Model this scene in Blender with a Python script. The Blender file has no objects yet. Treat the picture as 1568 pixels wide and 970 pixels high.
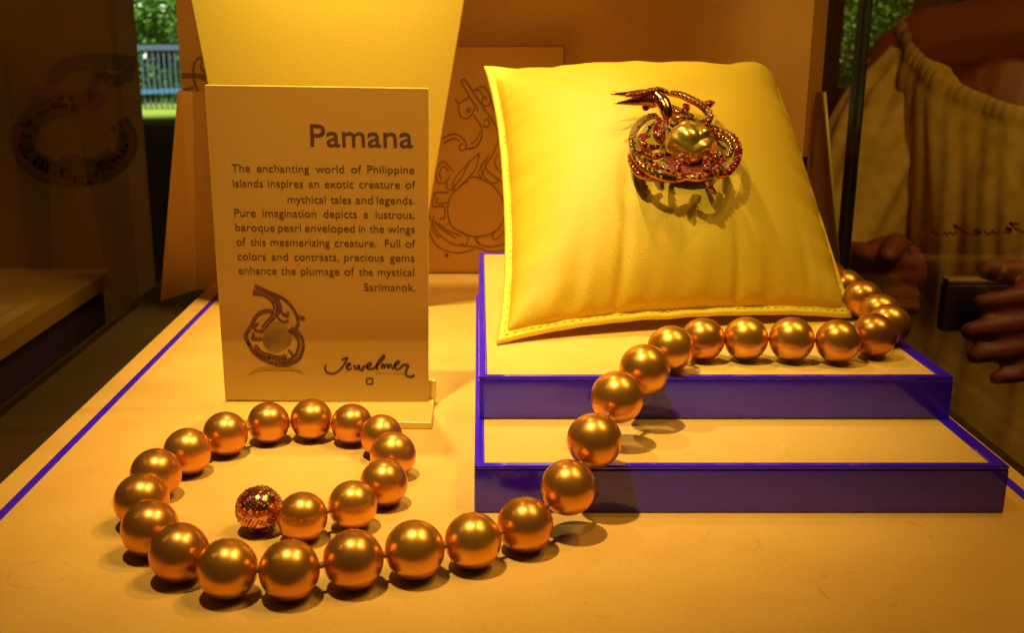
import bpy, bmesh, math, random
from math import sin, cos, pi, radians, exp, sqrt
from mathutils import Vector, Matrix, noise
random.seed(11)
S = bpy.context.scene
COL = S.collection
# ------------------------------------------------------------------ camera, world, lamps, exposure
# one unit is one centimetre
S.unit_settings.system = 'METRIC'
S.unit_settings.scale_length = 0.01
F, CX, CY, CAMH = 1650.0, 733.0, 485.0, 12.76
TH = math.atan(435 / F)
ST, CT = sin(TH), cos(TH)
cd = bpy.data.cameras.new('camera')
cam = bpy.data.objects.new('camera', cd)
COL.objects.link(cam)
cam.location = (0, 0, CAMH)
cam.rotation_euler = (pi / 2 - TH, 0, 0)
cd.sensor_width = 36
cd.sensor_fit = 'HORIZONTAL'
cd.lens = F / 1568 * 36
cd.shift_x = (784 - CX) / 1568
cd.clip_start = 0.5
cd.clip_end = 20000
cd.dof.use_dof = True
cd.dof.focus_distance = 34
cd.dof.aperture_fstop = cd.lens * 0.001 / 0.115
S.camera = cam

W = bpy.data.worlds.new('World')
S.world = W
W.use_nodes = True
bg = W.node_tree.nodes['Background']
bg.inputs[0].default_value = (0.85, 0.42, 0.10, 1)
bg.inputs[1].default_value = 0.04

def lamp(name, kind, loc, target, power, color, size=1.0, angle=60, blend=0.6):
    l = bpy.data.lights.new(name, kind)
    o = bpy.data.objects.new(name, l)
    COL.objects.link(o)
    o.location = loc
    o.rotation_euler = (Vector(target) - Vector(loc)).to_track_quat('-Z', 'Y').to_euler()
    l.energy = power
    l.color = color
    if kind == 'SPOT':
        l.spot_size = radians(angle)
        l.spot_blend = blend
        l.shadow_soft_size = size
    elif kind == 'AREA':
        l.size = size
    else:
        l.shadow_soft_size = size
    return o

lamp('spot_lamp_main', 'SPOT', (-8, 22, 48), (-1.0, 33.5, 2), 98000, (1, 0.79, 0.40), 0.8, 40, 1.0)
lamp('spot_lamp_second', 'SPOT', (19, 37, 48), (0, 32, 1), 34000, (1, 0.66, 0.30), 0.8, 70, 0.9)
lamp('spot_lamp_back', 'SPOT', (-4, 47.5, 41), (0.5, 44.5, 8), 64000, (1, 0.83, 0.42), 0.7, 52, 1.0)
lamp('spot_lamp_rear', 'SPOT', (-6.8, 45.8, 25), (-7, 50, 15.5), 12000, (1, 0.82, 0.28), 0.8, 90, 1.0)
lamp('person_fill_lamp', 'AREA', (60, 20, 120), (62, 110, 5), 130000, (1, 0.72, 0.35), 40)  # added fill with no fixture, brightens the blouse and hands
lamp('daylight_lamp', 'SPOT', (-500, 1600, 620), (-600, 2040, 0), 0.6e8, (0.95, 1.0, 0.9), 40, 60, 0.6)
lamp('daylight_lamp', 'SPOT', (560, 1600, 520), (640, 2080, 0), 0.35e8, (0.95, 1.0, 0.9), 40, 60, 0.6)

S.view_settings.view_transform = 'Standard'
S.view_settings.look = 'None'
S.view_settings.exposure = 0.05
S.view_settings.gamma = 1.0
S.render.engine = 'CYCLES'
S.cycles.use_denoising = True
S.cycles.max_bounces = 8
S.cycles.transparent_max_bounces = 12
S.cycles.sample_clamp_indirect = 6
S.cycles.caustics_reflective = False
S.cycles.caustics_refractive = False

# ------------------------------------------------------------------ helpers
def at(px, py, Y=None, z=None, Z=None):
    """a point on the ray of a picture position: on the upright plane Y, on the level z, or at depth Z"""
    dx, v = (px - CX) / F, (py - CY) / F
    d = Vector((dx, CT - v * ST, -(ST + v * CT)))
    if Y is not None:
        k = Y / d.y
    elif z is not None:
        k = (z - CAMH) / d.z
    else:
        k = Z
    return Vector((0, 0, CAMH)) + d * k

def on_plane(px, py, p0, n):
    dx, v = (px - CX) / F, (py - CY) / F
    d = Vector((dx, CT - v * ST, -(ST + v * CT)))
    o = Vector((0, 0, CAMH))
    return o + d * ((p0 - o).dot(n) / d.dot(n))

def smooth_path(pts, n=6):
    P = [Vector(p) for p in pts]
    if len(P) < 3:
        return P
    out = []
    for i in range(len(P) - 1):
        a = P[i - 1] if i else P[0] * 2 - P[1]
        b, c = P[i], P[i + 1]
        d = P[i + 2] if i + 2 < len(P) else c * 2 - b
        for k in range(n):
            t = k / n
            out.append(0.5 * ((2 * b) + (c - a) * t + (2 * a - 5 * b + 4 * c - d) * t * t + (3 * b - a - 3 * c + d) * t ** 3))
    out.append(P[-1])
    return out

class MB:
    def __init__(s):
        s.v, s.f = [], []
    def add(s, vs, fs):
        b = len(s.v)
        s.v += [Vector(v) for v in vs]
        s.f += [tuple(i + b for i in f) for f in fs]
        return s
    def box(s, a, b):
        x0, y0, z0 = a
        x1, y1, z1 = b
        return s.add([(x0, y0, z0), (x1, y0, z0), (x1, y1, z0), (x0, y1, z0), (x0, y0, z1), (x1, y0, z1), (x1, y1, z1), (x0, y1, z1)],
                     [(3, 2, 1, 0), (4, 5, 6, 7), (0, 1, 5, 4), (1, 2, 6, 5), (2, 3, 7, 6), (3, 0, 4, 7)])
    def slab(s, pts, off):
        n = len(pts)
        off = Vector(off)
        vs = [Vector(p) for p in pts] + [Vector(p) + off for p in pts]
        fs = [tuple(range(n)), tuple(reversed(range(n, 2 * n)))]
        fs += [(i, i + n, (i + 1) % n + n, (i + 1) % n) for i in range(n)]
        return s.add(vs, fs)
    def tube(s, path, r, k=8, caps=True, flat=None):
        P = [Vector(p) for p in path]
        n = len(P)
        R = r if isinstance(r, (list, tuple)) else [r] * n
        t = (P[1] - P[0]).normalized()
        u = t.orthogonal().normalized()
        vs, fs = [], []
        for i in range(n):
            t = (P[min(i + 1, n - 1)] - P[max(i - 1, 0)]).normalized()
            u = (u - t * u.dot(t))
            u = u.normalized() if u.length > 1e-6 else t.orthogonal().normalized()
            w = t.cross(u)
            for j in range(k):
                a = 2 * pi * j / k
                vs.append(P[i] + (u * cos(a) + w * sin(a)) * R[i])
        for i in range(n - 1):
            for j in range(k):
                fs.append((i * k + j, i * k + (j + 1) % k, (i + 1) * k + (j + 1) % k, (i + 1) * k + j))
        if caps:
            fs.append(tuple(reversed(range(k))))
            fs.append(tuple(range((n - 1) * k, n * k)))
        return s.add(vs, fs)
    def ribbon(s, path, w, n):
        P = [Vector(p) for p in path]
        m = len(P)
        Wd = w if isinstance(w, (list, tuple)) else [w] * m
        vs, fs = [], []
        for i in range(m):
            t = (P[min(i + 1, m - 1)] - P[max(i - 1, 0)]).normalized()
            q = n.cross(t).normalized() * Wd[i] * 0.5
            vs += [P[i] - q, P[i] + q]
        for i in range(m - 1):
            fs.append((2 * i, 2 * i + 1, 2 * i + 3, 2 * i + 2))
        return s.add(vs, fs)
    def ball(s, c, r, seg=10, rings=6, sq=(1, 1, 1), rot=None):
        vs, fs = [], []
        c = Vector(c)
        for i in range(rings + 1):
            a = pi * i / rings
            for j in range(seg):
                b = 2 * pi * j / seg
                p = Vector((sin(a) * cos(b) * sq[0], sin(a) * sin(b) * sq[1], cos(a) * sq[2])) * r
                if rot:
                    p = rot @ p
                vs.append(c + p)
        for i in range(rings):
            for j in range(seg):
                fs.append((i * seg + j, (i + 1) * seg + j, (i + 1) * seg + (j + 1) % seg, i * seg + (j + 1) % seg))
        return s.add(vs, fs)
    def build(s, name, mat, parent=None, smooth=False, bevel=0, origin=None):
        me = bpy.data.meshes.new(name)
        o0 = Vector(origin) if origin is not None else Vector((0, 0, 0))
        me.from_pydata([v - o0 for v in s.v], [], s.f)
        bm = bmesh.new()
        bm.from_mesh(me)
        bmesh.ops.remove_doubles(bm, verts=bm.verts, dist=1e-5)
        bmesh.ops.recalc_face_normals(bm, faces=bm.faces)
        bm.to_mesh(me)
        bm.free()
        return link(name, me, mat, parent, smooth, bevel, o0)

def link(name, me, mat, parent=None, smooth=False, bevel=0, o0=Vector((0, 0, 0))):
    me.materials.clear()
    for m in (mat if isinstance(mat, (list, tuple)) else [mat]):
        me.materials.append(m)
    if smooth:
        me.polygons.foreach_set('use_smooth', [True] * len(me.polygons))
    o = bpy.data.objects.new(name, me)
    COL.objects.link(o)
    o.location = o0
    if parent is not None:
        o.parent = parent
        o.matrix_parent_inverse = Matrix.Translation(parent.location).inverted()
    if bevel:
        b = o.modifiers.new('bevel', 'BEVEL')
        b.width = bevel
        b.segments = 3
        b.limit_method = 'ANGLE'
    return o

def tag(o, label=None, cat=None, group=None, kind=None):
    if label: o['label'] = label
    if cat: o['category'] = cat
    if group: o['group'] = group
    if kind: o['kind'] = kind
    return o

def thing(name, loc, label, cat, group=None):
    o = bpy.data.objects.new(name, None)
    COL.objects.link(o)
    o.location = loc
    o.empty_display_size = 1
    return tag(o, label, cat, group)

# ------------------------------------------------------------------ materials
def mat(name, color, rough=0.5, metal=0.0, bump=None, vary=None, spec=None, coat=0.0, coat_r=0.1, grain=None):
    """bump = (scale, strength, kind); vary = (scale, second colour, amount)"""
    m = bpy.data.materials.new(name)
    m.use_nodes = True
    N, L = m.node_tree.nodes, m.node_tree.links
    p = N['Principled BSDF']
    p.inputs['Base Color'].default_value = (*color, 1)
    p.inputs['Roughness'].default_value = rough
    p.inputs['Metallic'].default_value = metal
    if spec is not None:
        p.inputs['Specular IOR Level'].default_value = spec
    p.inputs['Coat Weight'].default_value = coat
    p.inputs['Coat Roughness'].default_value = coat_r
    tc = N.new('ShaderNodeTexCoord')
    if vary:
        n = N.new('ShaderNodeTexNoise')
        n.inputs['Scale'].default_value = vary[0]
        n.inputs['Detail'].default_value = 5
        L.new(tc.outputs['Object'], n.inputs['Vector'])
        r = N.new('ShaderNodeMapRange')
        r.inputs[1].default_value, r.inputs[2].default_value = 0.35, 0.68
        r.inputs[3].default_value, r.inputs[4].default_value = 0, vary[2]
        L.new(n.outputs['Fac'], r.inputs[0])
        mx = N.new('ShaderNodeMix')
        mx.data_type = 'RGBA'
        mx.inputs[6].default_value = (*color, 1)
        mx.inputs[7].default_value = (*vary[1], 1)
        L.new(r.outputs[0], mx.inputs[0])
        L.new(mx.outputs[2], p.inputs['Base Color'])
    if grain:
        g1 = N.new('ShaderNodeTexNoise')
        g1.inputs['Scale'].default_value = grain[0]
        g1.inputs['Detail'].default_value = 8
        g1.inputs['Roughness'].default_value = 0.7
        L.new(tc.outputs['Object'], g1.inputs['Vector'])
        g2 = N.new('ShaderNodeMapRange')
        g2.inputs[1].default_value, g2.inputs[2].default_value = 0.3, 0.7
        g2.inputs[3].default_value, g2.inputs[4].default_value = 1 - grain[1], 1 + grain[1]
        L.new(g1.outputs['Fac'], g2.inputs[0])
        h = N.new('ShaderNodeHueSaturation')
        h.inputs['Color'].default_value = (*color, 1)
        if vary:
            L.new(mx.outputs[2], h.inputs['Color'])
        L.new(g2.outputs[0], h.inputs['Value'])
        L.new(h.outputs[0], p.inputs['Base Color'])
    if bump:
        if bump[2] == 'voronoi':
            n = N.new('ShaderNodeTexVoronoi')
            out = n.outputs['Distance']
        else:
            n = N.new('ShaderNodeTexNoise')
            n.inputs['Detail'].default_value = 6
            out = n.outputs['Fac']
        n.inputs['Scale'].default_value = bump[0]
        L.new(tc.outputs['Object'], n.inputs['Vector'])
        b = N.new('ShaderNodeBump')
        b.inputs['Strength'].default_value = bump[1]
        b.inputs['Distance'].default_value = 0.05
        L.new(out, b.inputs['Height'])
        L.new(b.outputs[0], p.inputs['Normal'])
    return m

M_base = mat('cream_card', (0.82, 0.47, 0.085), 0.5, grain=(11, 0.10), bump=(14, 0.14, 'noise'), vary=(0.45, (0.76, 0.40, 0.06), 0.8))
def add_scuffs(m, marks):
    N_, L_ = m.node_tree.nodes, m.node_tree.links
    p = N_['Principled BSDF']
    src = p.inputs['Base Color'].links[0].from_socket
    tc = N_.new('ShaderNodeTexCoord')
    ns = N_.new('ShaderNodeTexNoise'); ns.inputs['Scale'].default_value = 1.6
    L_.new(tc.outputs['Object'], ns.inputs['Vector'])
    for (x, y, r_, amt) in marks:
        d = N_.new('ShaderNodeVectorMath'); d.operation = 'DISTANCE'
        d.inputs[1].default_value = (x, y, 0)
        L_.new(tc.outputs['Object'], d.inputs[0])
        a = N_.new('ShaderNodeMath'); a.operation = 'SUBTRACT'; a.inputs[1].default_value = r_
        L_.new(d.outputs['Value'], a.inputs[0])
        b = N_.new('ShaderNodeMath'); b.operation = 'ABSOLUTE'
        L_.new(a.outputs[0], b.inputs[0])
        c = N_.new('ShaderNodeMapRange')
        c.inputs[1].default_value, c.inputs[2].default_value, c.inputs[3].default_value, c.inputs[4].default_value = 0.0, 0.06, amt, 0
        L_.new(b.outputs[0], c.inputs[0])
        k = N_.new('ShaderNodeMapRange'); k.inputs[1].default_value, k.inputs[2].default_value = 0.48, 0.6
        L_.new(ns.outputs['Fac'], k.inputs[0])
        q = N_.new('ShaderNodeMath'); q.operation = 'MULTIPLY'
        L_.new(c.outputs[0], q.inputs[0]); L_.new(k.outputs[0], q.inputs[1])
        mx = N_.new('ShaderNodeMix'); mx.data_type = 'RGBA'
        L_.new(q.outputs[0], mx.inputs[0]); L_.new(src, mx.inputs[6])
        mx.inputs[7].default_value = (0.45, 0.20, 0.02, 1)
        src = mx.outputs[2]
    L_.new(src, p.inputs['Base Color'])
_sc = [(at(px_, py_, z=0), r_, a_) for px_, py_, r_, a_ in ((1385, 815, 0.65, 0.5), (1315, 905, 0.9, 0.5), (930, 930, 0.5, 0.35), (1120, 830, 0.7, 0.3), (60, 880, 0.7, 0.4))]
add_scuffs(M_base, [(p_.x, p_.y, r_, a_) for p_, r_, a_ in _sc])
M_tier = mat('cream_card_top', (0.85, 0.52, 0.10), 0.45, grain=(12, 0.10), bump=(12, 0.16, 'noise'), vary=(0.4, (0.77, 0.45, 0.08), 0.6))
M_blue = mat('blue_acrylic', (0.045, 0.008, 1.0), 0.14, spec=0.65, coat=0.45, coat_r=0.05, vary=(1.5, (0.05, 0.008, 0.75), 0.6))
M_trim = mat('blue_strip', (0.06, 0.012, 0.72), 0.3)
M_leather = mat('yellow_leather', (0.70, 0.475, 0.018), 0.55, bump=(20, 0.2, 'voronoi'), vary=(0.25, (0.74, 0.45, 0.018), 0.7), spec=0.3)
M_flange = mat('yellow_leather_edge', (0.84, 0.64, 0.015), 0.5, bump=(14, 0.2, 'voronoi'))
M_thread = mat('thread', (0.80, 0.58, 0.02), 0.7)
M_gold = mat('rose_gold', (0.85, 0.36, 0.10), 0.16, 1.0)
M_gold_dark = mat('gold_setting', (0.55, 0.20, 0.05), 0.28, 1.0)
M_plate = mat('red_gold_plate', (0.22, 0.035, 0.015), 0.5, 0.6, bump=(9, 0.8, 'voronoi'))
M_cord = mat('silk_cord', (0.45, 0.20, 0.03), 0.8)
M_card = mat('sign_back', (0.60, 0.34, 0.04), 0.5)
M_acryl = mat('frosted_acrylic', (0.80, 0.58, 0.10), 0.25, spec=0.5)
M_ink = mat('brown_ink', (0.10, 0.035, 0.008), 0.6)
M_ink_pale = mat('pale_brown_ink', (0.32, 0.14, 0.014), 0.6)
M_print_gem = mat('printed_gems', (0.055, 0.012, 0.004), 0.6, vary=(9, (0.20, 0.07, 0.012), 0.7))
M_print_pearl = mat('printed_pearl', (0.36, 0.17, 0.014), 0.6, vary=(1.3, (0.13, 0.05, 0.005), 0.9))
M_print_stone = mat('printed_stones', (0.34, 0.10, 0.03), 0.6, vary=(12, (0.16, 0.03, 0.012), 0.9))
M_print_ref = mat('printed_reflection', (0.44, 0.20, 0.012), 0.6)
M_easel = mat('easel_card', (0.82, 0.56, 0.05), 0.6, grain=(11, 0.10), bump=(10, 0.06, 'noise'))
M_board = mat('tan_board', (0.80, 0.38, 0.035), 0.6, grain=(11, 0.10), bump=(8, 0.06, 'noise'), vary=(0.12, (0.55, 0.22, 0.02), 0.7))
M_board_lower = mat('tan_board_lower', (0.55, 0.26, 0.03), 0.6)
M_art = mat('art_board', (0.66, 0.31, 0.028), 0.6, grain=(11, 0.10), bump=(8, 0.06, 'noise'))
M_wing = mat('tan_bracket', (0.88, 0.52, 0.09), 0.45, grain=(11, 0.10), bump=(6, 0.06, 'noise'))
M_dark = mat('dark_case_floor', (0.06, 0.032, 0.008), 0.35, vary=(0.15, (0.035, 0.02, 0.006), 0.8))
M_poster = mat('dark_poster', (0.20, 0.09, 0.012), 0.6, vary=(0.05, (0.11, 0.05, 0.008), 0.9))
M_poster_ink = mat('dark_poster_ink', (0.07, 0.028, 0.005), 0.6)
M_poster_red = mat('dark_poster_red', (0.11, 0.025, 0.006), 0.6)
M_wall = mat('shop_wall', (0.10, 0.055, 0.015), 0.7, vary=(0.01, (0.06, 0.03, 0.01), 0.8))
M_floor = mat('shop_floor', (0.07, 0.03, 0.006), 0.9, vary=(0.02, (0.07, 0.035, 0.01), 0.8))
M_grass = mat('grass', (0.20, 0.30, 0.02), 0.9, vary=(0.05, (0.30, 0.36, 0.03), 0.8))
M_leaf = mat('leaf', (0.035, 0.12, 0.008), 0.4, vary=(0.02, (0.12, 0.22, 0.02), 0.8))
M_leaf_b = mat('leaf_pale', (0.16, 0.28, 0.05), 0.35, vary=(0.02, (0.08, 0.17, 0.02), 0.8))
M_bark = mat('bark', (0.08, 0.05, 0.03), 0.9)
M_fence = mat('fence_metal', (0.10, 0.14, 0.20), 0.4)
M_rail = mat('blue_rail', (0.10, 0.24, 0.50), 0.4)
M_skin = mat('skin', (0.27, 0.055, 0.012), 0.55, grain=(1.2, 0.2), bump=(3, 0.5, 'noise'), vary=(0.15, (0.20, 0.035, 0.008), 0.7))
M_blouse = mat('cream_cotton', (0.74, 0.46, 0.07), 0.85, bump=(2.5, 0.3, 'noise'), vary=(0.6, (0.52, 0.28, 0.03), 0.8))
M_hair = mat('dark_hair', (0.02, 0.012, 0.008), 0.5)
M_skirt = mat('dark_cloth', (0.04, 0.025, 0.02), 0.9)
M_phone = mat('phone_case', (0.06, 0.03, 0.012), 0.5)
M_phone_edge = mat('phone_edge', (0.40, 0.22, 0.05), 0.4)
GEMS = {'red': (0.40, 0.012, 0.03), 'pink': (0.56, 0.06, 0.07), 'brown': (0.34, 0.12, 0.03), 'green': (0.06, 0.10, 0.02), 'champ': (0.72, 0.42, 0.14)}
M_gem = {k: mat('gem_' + k, c, 0.08, 0.35, coat=1.0, coat_r=0.02) for k, c in GEMS.items()}

def pearl_mat(name, col, rough, metal, coat_ior=1.5):
    m = mat(name, col, rough, metal, coat=0.7, coat_r=0.06, bump=(2.2, 0.04, 'noise'), vary=(0.9, tuple(c * 0.86 for c in col), 0.8))
    m.node_tree.nodes['Principled BSDF'].inputs['Specular Tint'].default_value = (1, 0.55, 0.2, 1)
    m.node_tree.nodes['Principled BSDF'].inputs['Coat IOR'].default_value = coat_ior
    N_, L_ = m.node_tree.nodes, m.node_tree.links
    p = N_['Principled BSDF']
    oi = N_.new('ShaderNodeObjectInfo')
    hs = N_.new('ShaderNodeHueSaturation')
    for sock, a_, b_ in (('Hue', 0.492, 0.508), ('Value', 0.88, 1.12)):
        r_ = N_.new('ShaderNodeMapRange')
        r_.inputs[3].default_value, r_.inputs[4].default_value = a_, b_
        L_.new(oi.outputs['Random'], r_.inputs[0])
        L_.new(r_.outputs[0], hs.inputs[sock])
    src = p.inputs['Base Color'].links[0].from_socket
    L_.new(src, hs.inputs['Color'])
    L_.new(hs.outputs[0], p.inputs['Base Color'])
    return m
M_pearl = pearl_mat('golden_pearl', (0.77, 0.33, 0.045), 0.32, 0.84)
M_baroque = pearl_mat('baroque_pearl', (0.92, 0.58, 0.085), 0.25, 0.88, 1.5)

def glass_mat(name, tint, gloss):
    m = bpy.data.materials.new(name)
    m.use_nodes = True
    N, L = m.node_tree.nodes, m.node_tree.links
    N.remove(N['Principled BSDF'])
    t = N.new('ShaderNodeBsdfTransparent')
    t.inputs[0].default_value = (*tint, 1)
    g = N.new('ShaderNodeBsdfGlossy')
    g.inputs['Roughness'].default_value = 0.02
    f = N.new('ShaderNodeFresnel')
    f.inputs[0].default_value = 1.45
    k = N.new('ShaderNodeMath')
    k.operation = 'MULTIPLY'
    k.inputs[1].default_value = gloss
    L.new(f.outputs[0], k.inputs[0])
    mx = N.new('ShaderNodeMixShader')
    L.new(k.outputs[0], mx.inputs[0])
    L.new(t.outputs[0], mx.inputs[1])
    L.new(g.outputs[0], mx.inputs[2])
    L.new(mx.outputs[0], N['Material Output'].inputs[0])
    return m
M_green = mat('green_glass_edge', (0.012, 0.035, 0.025), 0.15)
M_glass = glass_mat('case_glass', (0.86, 0.84, 0.72), 0.09)

M_glass_l = glass_mat('case_glass_left', (0.90, 0.88, 0.78), 0.10)
M_glass_r = glass_mat('case_glass_right', (0.70, 0.66, 0.50), 0.10)  # tint kept dark so the solid person reads as a dim reflection
M_reflection = mat('tan_reflection', (0.34, 0.17, 0.03), 0.6, vary=(0.2, (0.26, 0.12, 0.02), 0.8))
M_reflection_side = mat('dark_reflection_side', (0.03, 0.015, 0.06), 0.4)

# ------------------------------------------------------------------ the setting
GZ = -115.0
MB().slab([(-3000, 1560, GZ - 1), (3000, 1560, GZ - 1), (3000, 6000, GZ - 1), (-3000, 6000, GZ - 1)], (0, 0, -5)).build('ground', M_grass).__setitem__('kind', 'structure')
MB().slab([(-900, -100, GZ), (1100, -100, GZ), (1100, 1560, GZ), (-900, 1560, GZ)], (0, 0, -4)).build('floor', M_floor).__setitem__('kind', 'structure')
# shop wall with one tall doorway and one narrow window
wx = [-900, -560, -300, 490, 640, 1100]
WY = 1500
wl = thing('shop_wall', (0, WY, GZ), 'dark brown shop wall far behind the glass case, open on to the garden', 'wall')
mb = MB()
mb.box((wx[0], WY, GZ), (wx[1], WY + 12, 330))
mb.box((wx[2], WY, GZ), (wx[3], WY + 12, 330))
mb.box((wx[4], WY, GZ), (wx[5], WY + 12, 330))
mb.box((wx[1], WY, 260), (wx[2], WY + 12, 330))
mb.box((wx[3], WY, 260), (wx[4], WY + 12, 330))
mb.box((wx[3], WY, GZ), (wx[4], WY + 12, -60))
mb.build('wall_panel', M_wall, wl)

# garden fence, trees
FY = 1900
fn = thing('garden_fence', (-520, FY, GZ), 'grey blue bar fence with a bright blue lower rail in the garden', 'fence')
mb = MB()
x = -760
while x < -250:
    mb.box((x, FY, GZ), (x + 2.6, FY + 2, -12)); x += 9.5
mb.build('bars', M_fence, fn)
MB().box((-770, FY - 2.2, -16), (-240, FY - 0.2, -7)).build('top_rail', M_fence, fn)
mb = MB()
x = -770
while x < -240:
    mb.box((x, FY - 3.6, -88 + (x + 520) * 0.03), (x + 8, FY - 0.3, -80 + (x + 520) * 0.03)); x += 9.5
mb.build('lower_rail', M_rail, fn)

def tree(loc, label, crown_z, rx, rz, n, mats, leaf=5.5, group='garden trees beyond the fence', trunk_r=9):
    t = thing('garden_tree', loc, label, 'tree', group)
    b = Vector(loc)
    mb = MB()
    top = b + Vector((0, 0, crown_z))
    mb.tube(smooth_path([b, b + Vector((4, 2, crown_z * 0.5)), top]), [trunk_r * (1 - 0.5 * i / 12) for i in range(13)], 8)
    for k in range(6):
        a = k * 1.1
        mb.tube([top - Vector((0, 0, rz * 0.5)), top + Vector((cos(a) * rx * 0.6, sin(a) * rx * 0.5, rz * 0.3 * sin(k * 2)))], [trunk_r * 0.45, 1.0], 6)
    mb.build('trunk', M_bark, t)
    for ci, m in enumerate(mats):
        cb = MB()
        rnd = random.Random(int(abs(loc[0])) + ci)
        clumps = []
        for k in range(26):
            a, e = rnd.uniform(0, 2 * pi), rnd.uniform(-1, 1)
            q = sqrt(1 - e * e)
            rr = rnd.uniform(0.5, 1)
            clumps.append(top + Vector((cos(a) * q * rx * rr, sin(a) * q * rx * rr, e * rz * rr)))
        for k in range(n):
            c = rnd.choice(clumps) + Vector((rnd.gauss(0, 1), rnd.gauss(0, 1), rnd.gauss(0, 1))) * rx * 0.16
            u = Vector((rnd.gauss(0, 1), rnd.gauss(0, 1), rnd.gauss(0, 1))).normalized()
            w = u.orthogonal().normalized()
            w = (Matrix.Rotation(rnd.uniform(0, 6.3), 3, u) @ w)
            l = leaf * rnd.uniform(0.6, 1.4)
            q = u.cross(w) * l * 0.45
            cb.add([c - w * l, c + q, c + w * l, c - q], [(0, 1, 2, 3)])
        tag(cb.build('crown', m, t))
    return t
tree((-690, 2050, GZ), 'leafy green tree seen at the left of the gap above the bar fence', 150, 130, 130, 3800, [M_leaf, M_leaf_b])
tree((-560, 2180, GZ), 'dense dark green tree behind the bar fence beside the bracket', 120, 150, 190, 5200, [M_leaf, M_leaf_b])
tree((660, 2100, GZ), 'dim green tree seen through the dark glass right of the tan boards', 140, 130, 200, 4200, [M_leaf, M_leaf_b])

# dark poster beyond the left pane
PY = 118
pl, pr = at(-260, 0, Y=PY).x, at(207, 100, Y=PY).x
ps = thing('dark_poster_board', (pl, PY, GZ), 'dark brown poster board with a faint jewel print beyond the left pane', 'poster')
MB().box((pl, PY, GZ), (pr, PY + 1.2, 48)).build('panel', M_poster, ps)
def zA(x, y): return (x * 0.433, y * 0.433)
mb, mr = MB(), MB()
npo = Vector((0, -1, 0))
def pstroke(m, pts, w):
    m.ribbon(smooth_path([at(*zA(*p), Y=PY - 0.05) for p in pts], 8), w, npo)
for dr, w in ((0, 1.3), (26, 0.7), (48, 0.5)):
    pts = []
    for k in range(0, 33):
        a = -0.9 + k / 32 * 2 * pi * 0.86
        pts.append((262 + (170 + dr) * cos(a + 0.3), 500 + (112 + dr * 0.9) * sin(a + 0.3)))
    pstroke(mb if dr != 26 else mr, pts, w)
pstroke(mb, [(480, 225), (380, 215), (280, 222), (220, 240), (190, 280), (200, 300)], 1.6)
pstroke(mb, [(470, 260), (400, 285), (350, 262), (330, 320), (330, 380)], 1.1)
pstroke(mr, [(110, 330), (180, 345), (250, 360), (320, 352), (360, 380)], 2.0)
pstroke(mb, [(90, 420), (110, 460), (95, 520), (130, 560), (180, 590)], 1.8)
pstroke(mb, [(200, 600), (260, 570), (330, 590), (400, 540)], 1.6)
pstroke(mb, [(230, 620), (300, 640), (380, 600), (430, 540), (440, 470)], 1.0)
mb.build('jewel_print', M_poster_ink, ps)
mr.build('jewel_print', M_poster_red, ps)

# ------------------------------------------------------------------ reflection of the base board in the left pane, built as a solid
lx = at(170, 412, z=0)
ld = thing('plinth_reflection', (lx.x - 10, 45, GZ), 'dim tan solid standing in for the base board reflected in the left glass', 'reflection')
MB().box((lx.x - 34, 22, -0.9), (lx.x, lx.y, 0)).build('reflection_top', M_reflection, ld, bevel=0.05)
MB().box((lx.x - 33.6, 22.4, GZ), (lx.x - 0.4, lx.y - 0.4, -0.9)).build('reflection_side', M_reflection_side, ld)
# ------------------------------------------------------------------ the display case
cf = MB().box((-17.9, 20.2, -1.8), (17.5, 62, -0.75)).build('case_floor', M_dark)
cf['kind'] = 'structure'
BX0, BX1, BY1 = -14.0, 16.2, 57.6
bs = thing('display_plinth', (1, 30, -0.7), 'broad cream base board edged with thin blue strips under the jewels', 'plinth')
MB().box((BX0, 20.7, -0.7), (BX1, BY1, 0)).build('board', M_base, bs, bevel=0.04)
MB().box((-13.2, 20.6, -0.3), (-12.92, BY1 - 0.4, 0.006)).build('edge_strip', M_trim, bs)
MB().box((15.38, 20.6, -0.3), (15.70, BY1 - 0.4, 0.006)).build('edge_strip', M_trim, bs)

gl = MB().box((-17.7, 15, -0.75), (-17.35, 53.5, 44)).build('glass_screen', M_glass_l)
tag(gl, 'clear upright glass at the left, beside the dark poster with a faint jewel', 'glass screen')
gp = thing('glass_screen', (16.75, 28, -0.75), 'tinted upright glass at the right with a reflected script drawn on it over the blouse', 'glass screen')
MB().box((16.75, 15, -0.75), (17.1, 56, 44)).build('glass_sheet', M_glass_r, gp)

ge = thing('glass_edge', (20.2, 58.5, -0.75), 'narrow dark green glass edge standing between the right bracket and the blouse', 'glass edge')
MB().box((20.0, 58.3, -0.75), (20.2, 59.2, 44)).build('front_strip', M_green, ge, bevel=0.05)
MB().box((20.75, 59.3, -0.75), (20.85, 60.2, 44)).build('rear_strip', M_green, ge, bevel=0.05)
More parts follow.
